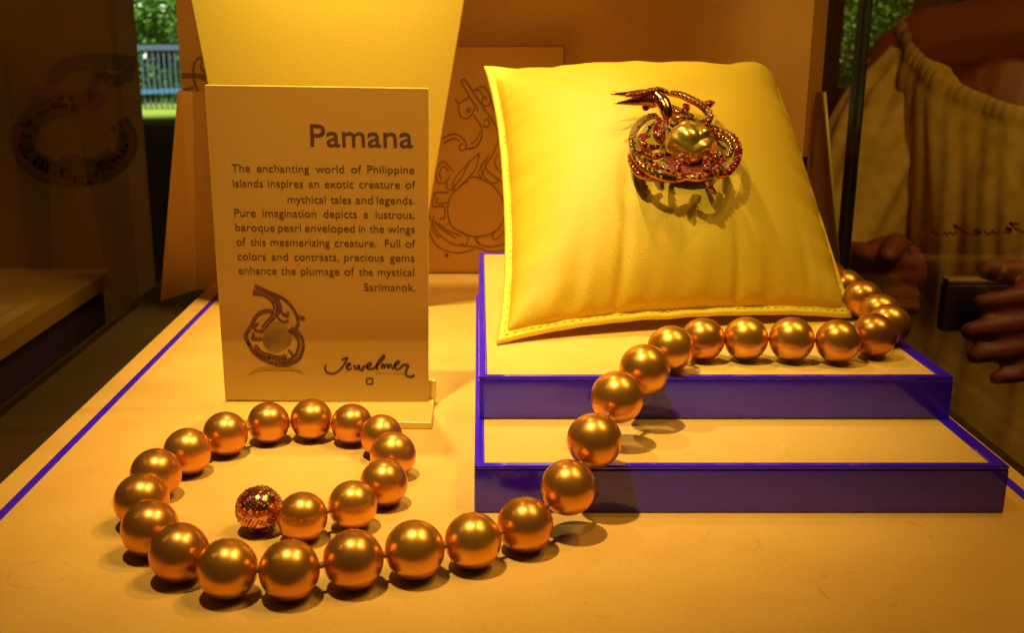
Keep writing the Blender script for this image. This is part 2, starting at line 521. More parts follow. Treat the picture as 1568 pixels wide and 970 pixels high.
# back boards
bb = thing('back_board', at(770, 240, Y=59.4), 'tall tan back board behind the pillow with a small curl drawing at left', 'board')
bz = at(1250, 240, Y=59.4).z
MB().slab([(at(277, 120, Y=59.4).x, 59.4, bz), (at(1250, 240, Y=59.4).x, 59.4, bz), (at(1250, 240, Y=59.4).x, 59.4, 40), (at(277, 120, Y=59.4).x, 59.4, 40)], (0, 0.5, 0)).build('board', M_board, bb)
mb = MB()
def z2(x, y): return (190 + x * 0.2473, y * 0.2473)
nb = Vector((0, -1, 0))
for pts, w in (([(500, 358), (455, 362), (430, 420), (438, 500), (462, 570), (492, 588)], 0.12), ([(358, 455), (430, 458), (505, 462)], 0.09),
               ([(358, 475), (430, 474), (505, 480)], 0.09), ([(365, 555), (400, 548), (430, 538)], 0.14), ([(505, 470), (488, 476), (497, 492), (508, 490)], 0.1),
               ([(488, 365), (478, 410), (500, 450)], 0.08)):
    mb.ribbon(smooth_path([at(*z2(*p), Y=59.38) for p in pts]), w, nb)
mb.build('curl_drawing', M_ink_pale, bb)
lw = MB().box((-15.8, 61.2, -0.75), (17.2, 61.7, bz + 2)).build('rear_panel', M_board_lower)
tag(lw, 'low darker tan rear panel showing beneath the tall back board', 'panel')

# art board with the line drawing
AY = 57.8
ab = thing('drawing_board', at(760, 417, Y=AY), 'tan board with a fine line drawing of a bird jewel, left of the pillow', 'board')
ax0, ax1, az = at(420, 68, Y=AY).x, at(866, 68, Y=AY).x, at(866, 68, Y=AY).z
MB().slab([(ax0, AY, 0), (ax1, AY, 0), (ax1, AY, az), (ax0, AY, az)], (0, 0.35, 0)).build('board', M_art, ab)
mb = MB()
for a, b in (((ax0, az - 0.05), (ax1 - 0.05, az - 0.05)), ((ax1 - 0.05, az - 0.1), (ax1 - 0.05, 4))):
    mb.ribbon([(a[0], AY - 0.012, a[1]), (b[0], AY - 0.012, b[1])], 0.10, nb)
mb.build('edge_gap_line', M_ink_pale, ab)  # shadow gap along the board's edges drawn as a dark line
def z3(x, y): return (640 + x * 0.392, 40 + y * 0.392)
mb = MB()
ART = [[(168, 215), (200, 270), (236, 330)], [(186, 210), (220, 262), (258, 322)], [(168, 215), (176, 206), (186, 210)],
 [(146, 280), (156, 300), (175, 292), (200, 276)], [(160, 298), (160, 330), (172, 356), (196, 358), (216, 335), (218, 318)], [(190, 322), (206, 322), (200, 335), (190, 330)],
 [(258, 322), (296, 375), (316, 435), (292, 500), (262, 550), (244, 600)], [(216, 345), (248, 395), (246, 440), (226, 470), (200, 480)], [(258, 370), (272, 362), (280, 382), (264, 395), (256, 382)],
 [(92, 440), (140, 420), (178, 440), (190, 474), (168, 484), (162, 466), (176, 458)], [(100, 456), (140, 438), (164, 450)], [(190, 478), (228, 470), (252, 430)], [(205, 460), (230, 440), (244, 410)],
 [(240, 496), (190, 540), (144, 598), (134, 636)], [(240, 496), (226, 556), (186, 604), (150, 640)], [(200, 536), (170, 590), (134, 636)],
 [(138, 566), (98, 528), (70, 570), (80, 612), (112, 606), (126, 584)], [(120, 566), (100, 548), (84, 575), (92, 598)], [(112, 606), (116, 636), (150, 640)],
 [(225, 588), (288, 618), (330, 676), (340, 740), (304, 800), (240, 822), (182, 812), (132, 780), (116, 720), (130, 662), (172, 618), (190, 610), (200, 594), (225, 588)],
 [(56, 760), (82, 812), (140, 852), (226, 862)], [(40, 800), (78, 860), (150, 886), (222, 872)], [(62, 740), (56, 790), (84, 830)], [(168, 800), (196, 826), (186, 856), (168, 846)], [(220, 822), (240, 852), (290, 862), (345, 848)],
 [(226, 862), (280, 880), (345, 876)], [(80, 770), (120, 800), (170, 820)], [(66, 760), (90, 790), (150, 830)], [(236, 818), (226, 840), (240, 846)], [(300, 800), (290, 826), (310, 830), (340, 800)],
 [(244, 600), (238, 566), (262, 520)], [(262, 520), (248, 566), (286, 612), (318, 600), (304, 592)], [(276, 500), (264, 550), (300, 590), (338, 612)], [(310, 500), (300, 540), (330, 576)],
 [(64, 654), (58, 704), (100, 704), (104, 748), (84, 752)], [(120, 650), (80, 648), (64, 654)], [(76, 670), (74, 690), (120, 690)], [(46, 640), (40, 720), (50, 760)],
 [(222, 246), (262, 238), (284, 288), (268, 312), (250, 300), (256, 276), (270, 284)], [(210, 250), (240, 252), (256, 276)], [(284, 288), (300, 330), (320, 350)]]
for pts in ART:
    mb.ribbon(smooth_path([at(*z3(*p), Y=AY - 0.015) for p in pts]), 0.075, nb)
mb.build('line_drawing', M_ink_pale, ab)
hp = at(684, 391, Y=AY - 0.03)
MB().ball(hp, 0.09, 10, 6, (1, 0.3, 1)).build('pin', M_ink, ab)

# pale tapered easel
EY = 50.0
ez = thing('necklace_easel', (at(508, 440, Y=EY).x, EY, 0), 'bright yellow tapered easel panel standing behind the sign', 'easel')
def ept(px, py, zz=None):
    return at(px, py, Y=EY)
eb = 0.0
e_pts = []
for px0, px1, sgn in ((292, 318, -1), (711, 656, 1)):
    pass
lx0, lx1 = at(292, 0, Y=EY), at(318, 130, Y=EY)
rx0, rx1 = at(711, 0, Y=EY), at(656, 326, Y=EY)
def lerp_at(a, b, z):
    k = (z - a.z) / (b.z - a.z)
    return a.x + (b.x - a.x) * k
zt = 26
MB().slab([(lerp_at(lx0, lx1, 0), EY, 0.0), (lerp_at(rx0, rx1, 0), EY, 0.0), (lerp_at(rx0, rx1, zt), EY, zt), (lerp_at(lx0, lx1, zt), EY, zt)], (0, 0.3, 0)).build('panel', M_easel, ez, bevel=0.05)
MB().slab([(-8.0, EY + 0.3, 0), (-6.0, EY + 0.3, 0), (-6.4, EY + 0.3, 14), (-7.6, EY + 0.3, 14)], (0, 0.2, 0)).build('prop', M_easel, ez)

# side brackets
wa, wb = at(245, 462, z=-0.7), at(297, 445, z=-0.7)
wc, wd = at(291, 141, Y=wb.y + 0.4), at(272, 138, Y=wa.y + 1.2)
wb = at(297, 445, Y=wa.y + 0.9)
wc, wd = at(291, 141, Y=wa.y + 1.6), at(272, 138, Y=wa.y + 0.7)
lb = thing('side_bracket', wa, 'tan folded side bracket left of the sign, narrow at its top', 'bracket', 'folded brackets at the ends of the back boards')
MB().slab([wa, wb, wc, wd], (0.12, 0.1, 0)).build('side_flange', M_wing, lb, bevel=0.03)
we, wf = at(352, 445, Y=wb.y + 0.05), at(330, 136, Y=wb.y + 0.75)
MB().slab([wb + Vector((0.03, 0.15, 0)), we + Vector((0, 0.15, 0)), wf + Vector((0, 0.15, 0)), wc + Vector((0.03, 0.15, 0))], (0, 0.12, 0)).build('front_flange', M_wing, lb)
ra, rb = at(1281, 425, Y=54.5), at(1236, 330, Y=55.5)
rc, rd = at(1249, 141, Y=56.2), at(1262, 141, Y=55.6)
ra0 = Vector((ra.x + 0.25, ra.y - 0.3, -0.7)); rb0 = Vector((rb.x - 0.15, rb.y, -0.7))
rbk = thing('side_bracket', ra0, 'tan folded side bracket right of the pillow, beside the dark glass', 'bracket', 'folded brackets at the ends of the back boards')
MB().slab([ra0, rb0, rc, rd], (-0.12, 0.1, 0)).build('side_flange', M_wing, rbk, bevel=0.03)
rm = (rc * 0.55 + rd * 0.45)
ed = MB()
ed.tube([ra0, rd], 0.10, 8)
ed.tube([rb0, rc], 0.10, 8)
ed.build('folded_edge', M_acryl, rbk, smooth=True)

# ------------------------------------------------------------------ blue boxes
def tier(x0, x1, y0, y1, z0, z1, bl, br, bf, bk, label):
    t = thing('display_box', ((x0 + x1) / 2, y0, z0), label, 'display box', 'blue edged display boxes')
    mb = MB()
    g = 0.02
    # a tray with a raised rim: outer shell and a recessed top
    X, Y2 = (x0, x0 + bl, x1 - br, x1), (y0, y0 + bf, y1 - bk, y1)
    mb.box((x0, y0, z0), (x1, y1, z1 - 0.12))
    o = mb.build('body', M_blue, t, bevel=0.05)
    f = MB()
    A = [(x0, y0), (x1, y0), (x1, y1), (x0, y1)]
    B = [(x0 + bl, y0 + bf), (x1 - br, y0 + bf), (x1 - br, y1 - bk), (x0 + bl, y1 - bk)]
    vs = [(p[0], p[1], z) for z in (z1 - 0.12, z1) for ring in (A, B) for p in ring]
    fs = []
    for i in range(4):
        j = (i + 1) % 4
        fs += [(i, j, 4 + j, 4 + i), (8 + i, 8 + j, 12 + j, 12 + i), (i, j, 8 + j, 8 + i), (4 + i, 4 + j, 12 + j, 12 + i)]
    f.add(vs, fs)
    f.build('rim', M_blue, t, bevel=0.045)
    MB().box((x0 + bl + g, y0 + bf + g, z1 - 0.118), (x1 - br - g, y1 - bk - g, z1 - 0.02)).build('cream_top', M_tier, t, bevel=0.02)
    return t
T1, T2 = 1.4, 2.75
tier(-0.12, 14.4, 27.2, 47.0, 0.004, T1, 0.26, 0.42, 0.26, 0.3, 'lower blue box with a cream top, carrying the smaller box behind it')
tier(0.0, 14.3, 30.87, 49.8, T1 + 0.003, T2, 0.24, 0.42, 0.26, 0.3, 'upper blue box with a cream top, under the yellow pillow')

# ------------------------------------------------------------------ necklace
PE = [(463, 792, 75, 0), (540, 774, 74, 0), (588, 740, 72, 0), (602, 697, 69, 0), (584, 668, 64, 0), (539, 650, 62, 0), (477, 643, 63, 0), (411, 648, 63, 0),
      (345, 665, 67, 0), (287, 692, 71, 0), (239, 726, 76, 0), (217, 767, 82, 0), (230, 810, 86, 0), (274, 847, 90, 0), (348, 872, 92, 0), (443, 874, 92, 0),
      (541, 858, 91, 0), (635, 843, 90, 0), (724, 829, 86, 0), (804, 804, 85, 0), (870, 747, 84, 27.9), (910, 675, 83, 28.8), (945, 609, 80, 30.2), (987, 566, 76, 31.5),
      (1027, 534, 70, T2), (1076, 520, 65, T2), (1142, 519, 66, T2), (1212, 520, 67, T2), (1283, 523, 66, T2), (1338, 514, 66, T2), (1361, 497, 62, T2),
      (1347, 480, 60, T2), (1321, 459, 58, T2), (1294, 441, 56, T2), (1268, 427, 55, T2)]
nk = thing('pearl_necklace', at(446, 918, z=0), 'long strand of round golden pearls coiled on the base and climbing the blue boxes', 'necklace')
def pearl_pos(px, py, d, zs):
    v = (py - CY) / F
    k = v * CT + ST                      # h - z = Z * k
    if zs > 10:
        Z = zs
        return at(px, py, Z=Z), d / 2 * Z / F
    q = d / 2 / F                        # r = q Z
    Z = (CAMH - zs) / (k + q)
    return at(px, py, Z=Z), q * Z
pearl_me = None
PC = []
for i, p in enumerate(PE):
    c, r = pearl_pos(p[0], p[1], p[2] * 1.025, p[3])
    PC.append((c, r))
    if pearl_me is None:
        o = MB().ball((0, 0, 0), 1.0, 48, 28).build('pearl', M_pearl, None, smooth=True)
        pearl_me = o.data
    else:
        o = bpy.data.objects.new('pearl', pearl_me)
        COL.objects.link(o)
    o.parent = nk
    o.matrix_parent_inverse = Matrix.Translation(nk.location).inverted()
    o.location = c
    o.scale = (r, r, r * random.uniform(0.985, 1.0))
    o.rotation_euler = (random.uniform(0, 6), random.uniform(-0.2, 0.2), random.uniform(0, 6))
cc, cr = pearl_pos(397, 780, 74, 0)
cord = MB()
chain = [cc] + [c for c, r in PC]
cord.tube(chain, 0.06, 6)
cord.build('cord', M_cord, nk, smooth=True)
rr_ = [cr] + [r for c, r in PC]
kn = MB()
for i in range(len(chain) - 1):
    a_, b_ = chain[i], chain[i + 1]
    L_ = (b_ - a_).length
    if L_ > rr_[i] + rr_[i + 1] + 0.02:
        kn.ball(a_.lerp(b_, (rr_[i] + (L_ - rr_[i + 1])) / 2 / L_), 0.085, 8, 6)
tag(kn.build('silk_knots', M_cord, nk, smooth=True), kind='stuff')
# pave clasp
cl = MB().ball(cc, cr * 0.95, 32, 20).build('clasp', M_gold, nk, smooth=True, origin=cc)
gb = {k: MB() for k in ('brown', 'champ', 'red')}
bare = [Vector((-0.55, -0.65, 0.25)).normalized(), Vector((0.35, -0.85, 0.2)).normalized(), Vector((-0.55, -0.55, -0.5)).normalized(), Vector((0.15, -0.75, -0.6)).normalized(), Vector((-0.2, 0.2, 0.95)).normalized()]
NG = 620
for i in range(NG):
    zz = 1 - 2 * (i + 0.5) / NG
    a = i * 2.39996
    d = Vector((sqrt(1 - zz * zz) * cos(a), sqrt(1 - zz * zz) * sin(a), zz))
    if max(d.dot(b) for b in bare) > 0.955:
        continue
    gb[random.choice(['brown', 'brown', 'champ', 'red'])].ball(cc + d * cr * 0.94, random.uniform(0.022, 0.044), 6, 4)
for k, b in gb.items():
    tag(b.build('gem_pave', M_gem[k], cl), kind='stuff')

# ------------------------------------------------------------------ pillow
BL, BR = at(760, 528, z=T2 + 0.02), at(1312, 492, z=T2 + 0.02)
TL, TR = at(741, 103, Z=46.6), at(1188, 99, Z=47.2)
cen = (BL + BR + TL + TR) / 4
pn = ((BR - BL).cross(TL - BL)).normalized()
if pn.y > 0: pn = -pn
def e4(t): return 1 - abs(2 * t - 1) ** 2.6
def plane_pt(u, v):
    uu = 0.5 + (u - 0.5) * (1 - 2 * (0.040 if u < 0.5 else 0.012) * e4(v))
    qv = 0.045 if v < 0.5 else 0.03
    vv = 0.5 + (v - 0.5) * (1 - 2 * qv * e4(u))
    cnr = (u * v) ** 7
    uu -= 0.035 * cnr
    vv -= 0.035 * cnr
    cnr = (u * (1 - v)) ** 9
    uu -= 0.012 * cnr
    vv += 0.012 * cnr
    return (BL * (1 - uu) + BR * uu) * (1 - vv) + (TL * (1 - uu) + TR * uu) * vv
FW = 0.020
FOLDS = [(0.18, 0.030, 0.14, 0.10), (0.31, 0.016, 0.18, 0.14), (0.50, 0.03, 0.06, 0.08), (0.66, 0.014, 0.16, 0.13), (0.76, 0.03, 0.10, 0.10), (0.88, 0.02, 0.10, 0.10)]
def bulge(s, t, B=3.1):
    q_ = max(0.0, (1 - (2 * s - 1) ** 2) * (1 - (2 * t - 1) ** 2))
    b = B * (0.36 * q_ ** 0.33 + 0.64 * q_ ** 0.75)
    edge = min(1.0, b / 0.6)
    for u0, w, amp, L in FOLDS:
        cx = u0 + (0.5 - u0) * t * 0.25
        b -= 1.6 * amp * exp(-((s - cx) / w) ** 2) * exp(-t / L) * edge
    for u0, w, amp in ((0.56, 0.06, 0.40), (0.20, 0.05, 0.25), (0.80, 0.05, 0.16)):
        b -= amp * exp(-((s - u0) / w) ** 2) * exp(-(1 - t) / 0.06) * edge
    b += 0.40 * exp(-((s - 0.93) ** 2 + (t - 0.94) ** 2) / 0.008) * edge
    # corner creases
    d = (s + (1 - t)) / 2
    b -= 0.5 * exp(-((s - (1 - t)) / 0.045) ** 2) * exp(-d / 0.09) * edge
    b += 0.10 * noise.noise(Vector((s * 3.2, t * 3.2, 4.1))) * edge
    b -= 0.16 * exp(-((s - 0.63) ** 2 + (t - 0.66) ** 2) / 0.010)
    for dist, along, k0 in ((t, s, 0), (1 - t, s, 3), (s, t, 7), (1 - s, t, 11)):
        b += 0.22 * noise.noise(Vector((along * 16, k0, 2.2))) * exp(-dist / 0.05) * edge
        b += 0.10 * noise.noise(Vector((along * 34, k0, 8.2))) * exp(-dist / 0.025) * edge
    return max(b, 0.0)
pw = thing('pillow', (cen.x, BL.y, T2), 'yellow leather pillow with a stitched edge leaning on the upper blue box', 'pillow')
N = 120
body = MB()
vs, fs = [], []
for j in range(N + 1):
    for i in range(N + 1):
        s, t = i / N, j / N
        vs.append(plane_pt(FW + (1 - 2 * FW) * s, FW + (1 - 2 * FW) * t) + pn * (0.05 + bulge(s, t)))
for j in range(N):
    for i in range(N):
        a = j * (N + 1) + i
        fs.append((a, a + 1, a + N + 2, a + N + 1))
body.add(vs, fs)
vs = []
for j in range(N + 1):
    for i in range(N + 1):
        s, t = i / N, j / N
        b = 1.3 * max(0.0, (1 - (2 * s - 1) ** 2) * (1 - (2 * t - 1) ** 2)) ** 0.5 * (0.25 + 0.75 * t)
        k = 0.05 if b < 1e-6 else -0.05 - b
        vs.append(plane_pt(FW + (1 - 2 * FW) * s, FW + (1 - 2 * FW) * t) + pn * k)
body.add(vs, [tuple(reversed(f)) for f in fs])
body.build('cushion', M_leather, pw, smooth=True)
# flange all the way round
ring = []
NS = 90
for k in range(4 * NS):
    q, t = divmod(k, NS)
    t /= NS
    ring.append([(t, 0), (1, t), (1 - t, 1), (0, 1 - t)][q])
def inset(u, v, d): return (0.5 + (u - 0.5) * (1 - 2 * d), 0.5 + (v - 0.5) * (1 - 2 * d))
prof = [(0.000, 0.0), (0.0015, 0.09), (0.007, 0.14), (0.015, 0.11), (0.026, 0.13), (0.035, -0.05), (0.015, -0.10), (0.003, -0.08)]
fl = MB()
vs, fs = [], []
K = len(prof)
for u, v in ring:
    wob = 0.05 * noise.noise(Vector((u * 14, v * 14, 1)))
    for d, hgt in prof:
        vs.append(plane_pt(*inset(u, v, d)) + pn * (hgt + wob))
n = len(ring)
for i in range(n):
    for j in range(K):
        fs.append((i * K + j, ((i + 1) % n) * K + j, ((i + 1) % n) * K + (j + 1) % K, i * K + (j + 1) % K))
fl.add(vs, fs)
fl.build('flange', M_flange, pw, smooth=True)
st = MB()
m = 4 * 44
for k in range(m):
    P = []
    for dk in (0.12, 0.62):
        q, t = divmod(k + dk, m / 4)
        t /= (m / 4)
        u, v = [(t, 0), (1, t), (1 - t, 1), (0, 1 - t)][int(q)]
        P.append(plane_pt(*inset(u, v, 0.0155)) + pn * 0.115)
    st.tube([P[0], (P[0] + P[1]) / 2 + pn * 0.012, P[1]], [0.02, 0.03, 0.02], 5)
tag(st.build('stitching', M_thread, pw), kind='stuff')

# ------------------------------------------------------------------ brooch
def z7(x, y): return (930 + x * 0.2165, 120 + y * 0.2165)
BH = 0.05 + bulge(0.62, 0.66) + 0.55
bc = on_plane(1046, 220, cen + pn * BH, pn)
br = thing('bird_brooch', bc, 'rose gold bird brooch with red stones and a golden baroque pearl on the pillow', 'brooch')
def bp(x, y, h=0.0):
    return on_plane(*z7(x, y), cen + pn * (BH + h), pn)
def scroll(pts, r, gems, h=0.0, rise=0.25, taper=True):
    m = len(pts)
    P = smooth_path([bp(p[0], p[1], h + (p[2] if len(p) > 2 else rise * sin(pi * i / (m - 1)))) for i, p in enumerate(pts)], 7)
    n = len(P)
    R = [1.0 * r * (1 - 0.35 * abs(2 * i / (n - 1) - 1) ** 3 if taper else 1) for i in range(n)]
    o_ = MB()
    o_.tube(P, R, 8)
    o_.ball(P[0], R[0] * 1.05, 8, 6); o_.ball(P[-1], R[-1] * 1.05, 8, 6)
    sc = o_.build('scroll', M_gold_dark, br, smooth=True, origin=P[n // 2])
    # stones along the crest
    acc = 0.0
    per = {}
    last = P[0]
    step = r * 1.25
    for i in range(1, n):
        seg = (P[i] - P[i - 1]).length
        acc += seg
        if acc >= step:
            acc = 0
            g = gems[min(len(gems) - 1, int(len(gems) * i / n))]
            t = (P[i] - P[i - 1]).normalized()
            side = pn.cross(t).normalized()
            for sgn in (-0.55, 0.55):
                per.setdefault(random.choice([g, g, 'champ', 'champ', 'brown']), MB()).ball(P[i] + pn * R[i] * 0.72 + side * sgn * R[i], r * 0.52, 6, 4)
            per.setdefault(g, MB()).ball(P[i] + pn * R[i] * 0.95 - t * step * 0.5, r * 0.5, 6, 4)
    for g, b in per.items():
        tag(b.build('gem_pave', M_gem[g], sc), kind='stuff')
    return sc
scroll([(345, 268), (290, 280), (232, 322), (192, 372), (172, 432), (180, 492), (192, 542), (222, 592), (266, 640), (322, 680), (386, 706), (450, 720), (512, 718)], 0.13, ['champ', 'champ', 'champ', 'green', 'brown', 'green', 'green', 'green'])
scroll([(158, 540), (164, 592), (190, 642), (230, 684), (292, 708), (350, 718)], 0.11, ['red', 'red', 'brown'], -0.3)
scroll([(678, 348), (760, 364), (842, 396), (896, 442), (924, 510), (916, 582), (880, 642), (832, 680), (786, 692)], 0.135, ['brown', 'champ', 'red', 'red', 'red', 'red'])
scroll([(690, 372), (770, 392), (830, 420), (856, 452)], 0.09, ['brown', 'champ'], -0.15)
scroll([(750, 424), (800, 420), (850, 442), (876, 492), (860, 546), (816, 572)], 0.11, ['green', 'brown', 'green', 'green'], -0.1)
scroll([(508, 716), (562, 700), (640, 706), (722, 686), (782, 650), (812, 602), (800, 560)], 0.14, ['red', 'pink', 'red', 'red'], 0.1)
scroll([(430, 108), (512, 120), (582, 150), (650, 186), (702, 232), (726, 270), (708, 312), (672, 300)], 0.13, ['brown', 'brown', 'brown', 'champ', 'brown'], 0.25)
scroll([(676, 190), (706, 192), (738, 180)], 0.14, ['pink'], 0.3)
scroll([(436, 208), (478, 240), (530, 240), (562, 216), (544, 190)], 0.12, ['pink', 'red'], 0.1)
scroll([(440, 282), (520, 284), (602, 264)], 0.11, ['champ', 'brown'], 0.05)
scroll([(292, 408), (250, 420), (242, 456), (282, 490), (352, 490)], 0.12, ['pink', 'red'], 0.05)
scroll([(262, 542), (322, 556), (392, 545)], 0.12, ['red', 'pink'], 0)
scroll([(368, 288), (348, 360), (354, 420), (382, 450)], 0.13, ['red', 'pink'], 0.3)
scroll([(402, 300), (392, 370), (400, 430)], 0.10, ['pink', 'brown'], 0.4)
scroll([(404, 578), (384, 620), (420, 652), (482, 684)], 0.12, ['green', 'champ', 'champ'], 0.25)
scroll([(576, 590), (542, 564), (506, 590), (498, 642), (520, 692)], 0.13, ['red', 'pink'], 0.45)
scroll([(728, 578), (696, 590), (698, 650), (690, 690)], 0.12, ['red', 'red'], 0.45)
scroll([(200, 520), (224, 522), (246, 520)], 0.13, ['brown'], 0)
scroll([(288, 590), (330, 620), (356, 640)], 0.10, ['red'], -0.2)
scroll([(690, 740), (726, 774), (762, 812)], 0.10, ['red'], -0.5)
scroll([(800, 520), (770, 560), (776, 610)], 0.10, ['green', 'red'], 0.2)
# the polished head, neck and beak
def limb(name, pts, R, m=M_gold):
    P = smooth_path([bp(*p) for p in pts], 7)
    n = len(P)
    rr = []
    for i in range(n):
        x_ = i / (n - 1) * (len(R) - 1)
        a = min(int(x_), len(R) - 2)
        rr.append(R[a] + (R[a + 1] - R[a]) * (x_ - a))
    mb = MB()
    mb.tube(P, rr, 14)
    mb.ball(P[0], rr[0], 10, 6)
    mb.ball(P[-1], rr[-1], 8, 6)
    return mb.build(name, m, br, smooth=True)
limb('neck', [(428, 310, 0.4), (420, 240, 0.65), (392, 176, 0.75), (344, 132, 0.7), (296, 120, 0.65)], [0.12, 0.22, 0.27, 0.26, 0.18])
limb('lower_beak', [(320, 160, 0.6), (250, 156, 0.6), (170, 166, 0.6), (52, 178, 0.6)], [0.27, 0.20, 0.14, 0.02])
limb('upper_beak', [(310, 110, 0.7), (240, 104, 0.75), (150, 112, 0.7), (32, 110, 0.65)], [0.17, 0.14, 0.11, 0.035])
scroll([(430, 104), (370, 84), (300, 92), (230, 112), (140, 122)], 0.10, ['champ', 'brown', 'pink', 'pink'], 0.85, 0.05)
limb('throat_loop', [(300, 190, 0.4), (270, 210, 0.35), (256, 196, 0.3)], [0.09, 0.11, 0.08], M_gem['red'])
# baroque pearl
pc = bp(592, 468, 0.0)
ex = (bp(690, 432) - bp(590, 432)).normalized()
ey = pn.cross(ex).normalized()
pb = MB()
vs, fs = [], []
nu, nv = 56, 36
for i in range(nv + 1):
    a = pi * i / nv
    for j in range(nu):
        b = 2 * pi * j / nu
        d = Vector((sin(a) * cos(b), sin(a) * sin(b), cos(a)))
        k = 1 + 0.15 * noise.noise(d * 1.3 + Vector((3, 1, 7))) + 0.09 * noise.noise(d * 2.5 + Vector((1, 9, 2)))
        fz = max(d.z, 0) ** 0.5
        k -= 0.15 * exp(-((d.y + 0.22 * d.x - 0.42) / 0.12) ** 2) * fz
        k -= 0.16 * exp(-((-0.54 * d.x + 0.84 * d.y + 0.50) / 0.12) ** 2) * fz * max(0, min(1, d.x + 0.5))
        k += 0.10 * exp(-(((d.x - 0.45) / 0.3) ** 2 + ((d.y + 0.1) / 0.18) ** 2)) * fz
        k += 0.08 * exp(-(((d.x + 0.3) / 0.25) ** 2 + ((d.y + 0.05) / 0.2) ** 2)) * fz
        k -= 0.09 * exp(-(((d.x - 0.05) / 0.12) ** 2 + ((d.y + 0.1) / 0.3) ** 2)) * fz
        vs.append(pc + (ex * d.x * 0.96 + ey * d.y * 0.92 + pn * d.z * 0.72) * k)
for i in range(nv):
    for j in range(nu):
        fs.append((i * nu + j, (i + 1) * nu + j, (i + 1) * nu + (j + 1) % nu, i * nu + (j + 1) % nu))
pb.add(vs, fs)
pb.build('baroque_pearl', M_baroque, br, smooth=True)
plate = MB()
P_ = [bp(x_, y_, -0.28) for x_, y_ in ((430, 480), (520, 420), (680, 420), (770, 500), (790, 580), (770, 640), (690, 690), (560, 700), (430, 680), (390, 620))]
plate.slab(P_, pn * 0.12)
plate.build('shadow_plate', M_plate, br)  # red plate added to solidify the brooch shadow and fill under the pearl
# pin stem down to the leather so the brooch is carried
MB().tube([bp(560, 470, 0), bp(560, 470, -0.9)], 0.08, 8).build('pin_stem', M_gold_dark, br, smooth=True)

# ------------------------------------------------------------------ sign
SY = 35.7
s0, s1 = at(345, 612, Y=SY), at(655, 618, Y=SY)
t0, t1 = at(313, 131, Y=SY), at(655, 136, Y=SY)
sg = thing('information_sign', ((s0.x + s1.x) / 2, SY, 0), 'upright printed sign about a bird jewel on an acrylic foot', 'sign')
def card_mat():
    m = mat('printed_card', (0.62, 0.30, 0.02), 0.42)
    N_, L_ = m.node_tree.nodes, m.node_tree.links
    tc = N_.new('ShaderNodeTexCoord')
    sp = N_.new('ShaderNodeSeparateXYZ')
    L_.new(tc.outputs['Object'], sp.inputs[0])
    mr = N_.new('ShaderNodeMapRange')
    mr.inputs[1].default_value, mr.inputs[2].default_value = 0, 11
    L_.new(sp.outputs['Z'], mr.inputs[0])
    cr_ = N_.new('ShaderNodeValToRGB')
    e = cr_.color_ramp.elements
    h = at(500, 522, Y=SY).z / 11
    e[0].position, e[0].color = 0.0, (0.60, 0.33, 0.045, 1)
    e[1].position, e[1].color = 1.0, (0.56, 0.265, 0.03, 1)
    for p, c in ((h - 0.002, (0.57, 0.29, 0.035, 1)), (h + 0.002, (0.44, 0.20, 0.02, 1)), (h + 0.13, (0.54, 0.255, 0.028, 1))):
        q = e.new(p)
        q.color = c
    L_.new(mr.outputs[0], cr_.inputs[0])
    L_.new(cr_.outputs[0], N_['Principled BSDF'].inputs['Base Color'])
    return m
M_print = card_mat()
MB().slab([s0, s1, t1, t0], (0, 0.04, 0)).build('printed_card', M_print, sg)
q = Vector((0, 0.06, 0))
MB().slab([s0 + q, s1 + q + Vector((0.02, 0, 0)), t1 + q + Vector((0.02, 0, 0.02)), t0 + q + Vector((0, 0, 0.02))], (0, 0.22, 0)).build('acrylic_back', M_acryl, sg, bevel=0.02)
# foot: a low slab, tapered at left
f0, f1 = at(318, 652, z=0.01), at(661, 658, z=0.01)
g0, g1 = at(345, 600, z=0.28), at(666, 596, z=0.28)
MB().slab([f0, f1, Vector((g1.x, SY + 1.3, 0.01)), Vector((g0.x - 0.1, SY + 1.3, 0.01))], (0, 0, 0.24)).build('foot', M_acryl, sg, bevel=0.03)
MB().box((s1.x - 0.2, SY + 0.3, 0.25), (s1.x + 0.28, SY + 0.75, 0.95)).build('back_clip', M_acryl, sg, bevel=0.05)

# lettering: each word fitted to its own place on its line
def text_mesh(word, bold=0.0):
    c = bpy.data.curves.new('t', 'FONT')
    c.body = word
    c.size = 1
    c.offset = bold
    c.resolution_u = 4
    o = bpy.data.objects.new('t', c)
    COL.objects.link(o)
    dg = bpy.context.evaluated_depsgraph_get()
    me = bpy.data.meshes.new_from_object(o.evaluated_get(dg))
    V = [v.co.copy() for v in me.vertices]
    Fc = [tuple(p.vertices) for p in me.polygons]
    bpy.data.objects.remove(o)
    bpy.data.curves.remove(c)
    bpy.data.meshes.remove(me)
    return V, Fc
def put_word(mb, word, xl, xr, yl, yr, cap_px, bold=0.0):
    V, Fc = text_mesh(word, bold)
    x0, x1 = min(v.x for v in V), max(v.x for v in V)
    a, b = at(xl, yl, Y=SY - 0.012), at(xr, yr, Y=SY - 0.012)
    capz = (at(xl, yl - cap_px, Y=SY - 0.012) - a).length / 0.729
    e = (b - a)
    up = Vector((0, -0.0, 1))
    mb.add([a + e * ((v.x - x0) / (x1 - x0)) + up * v.y * capz for v in V], Fc)
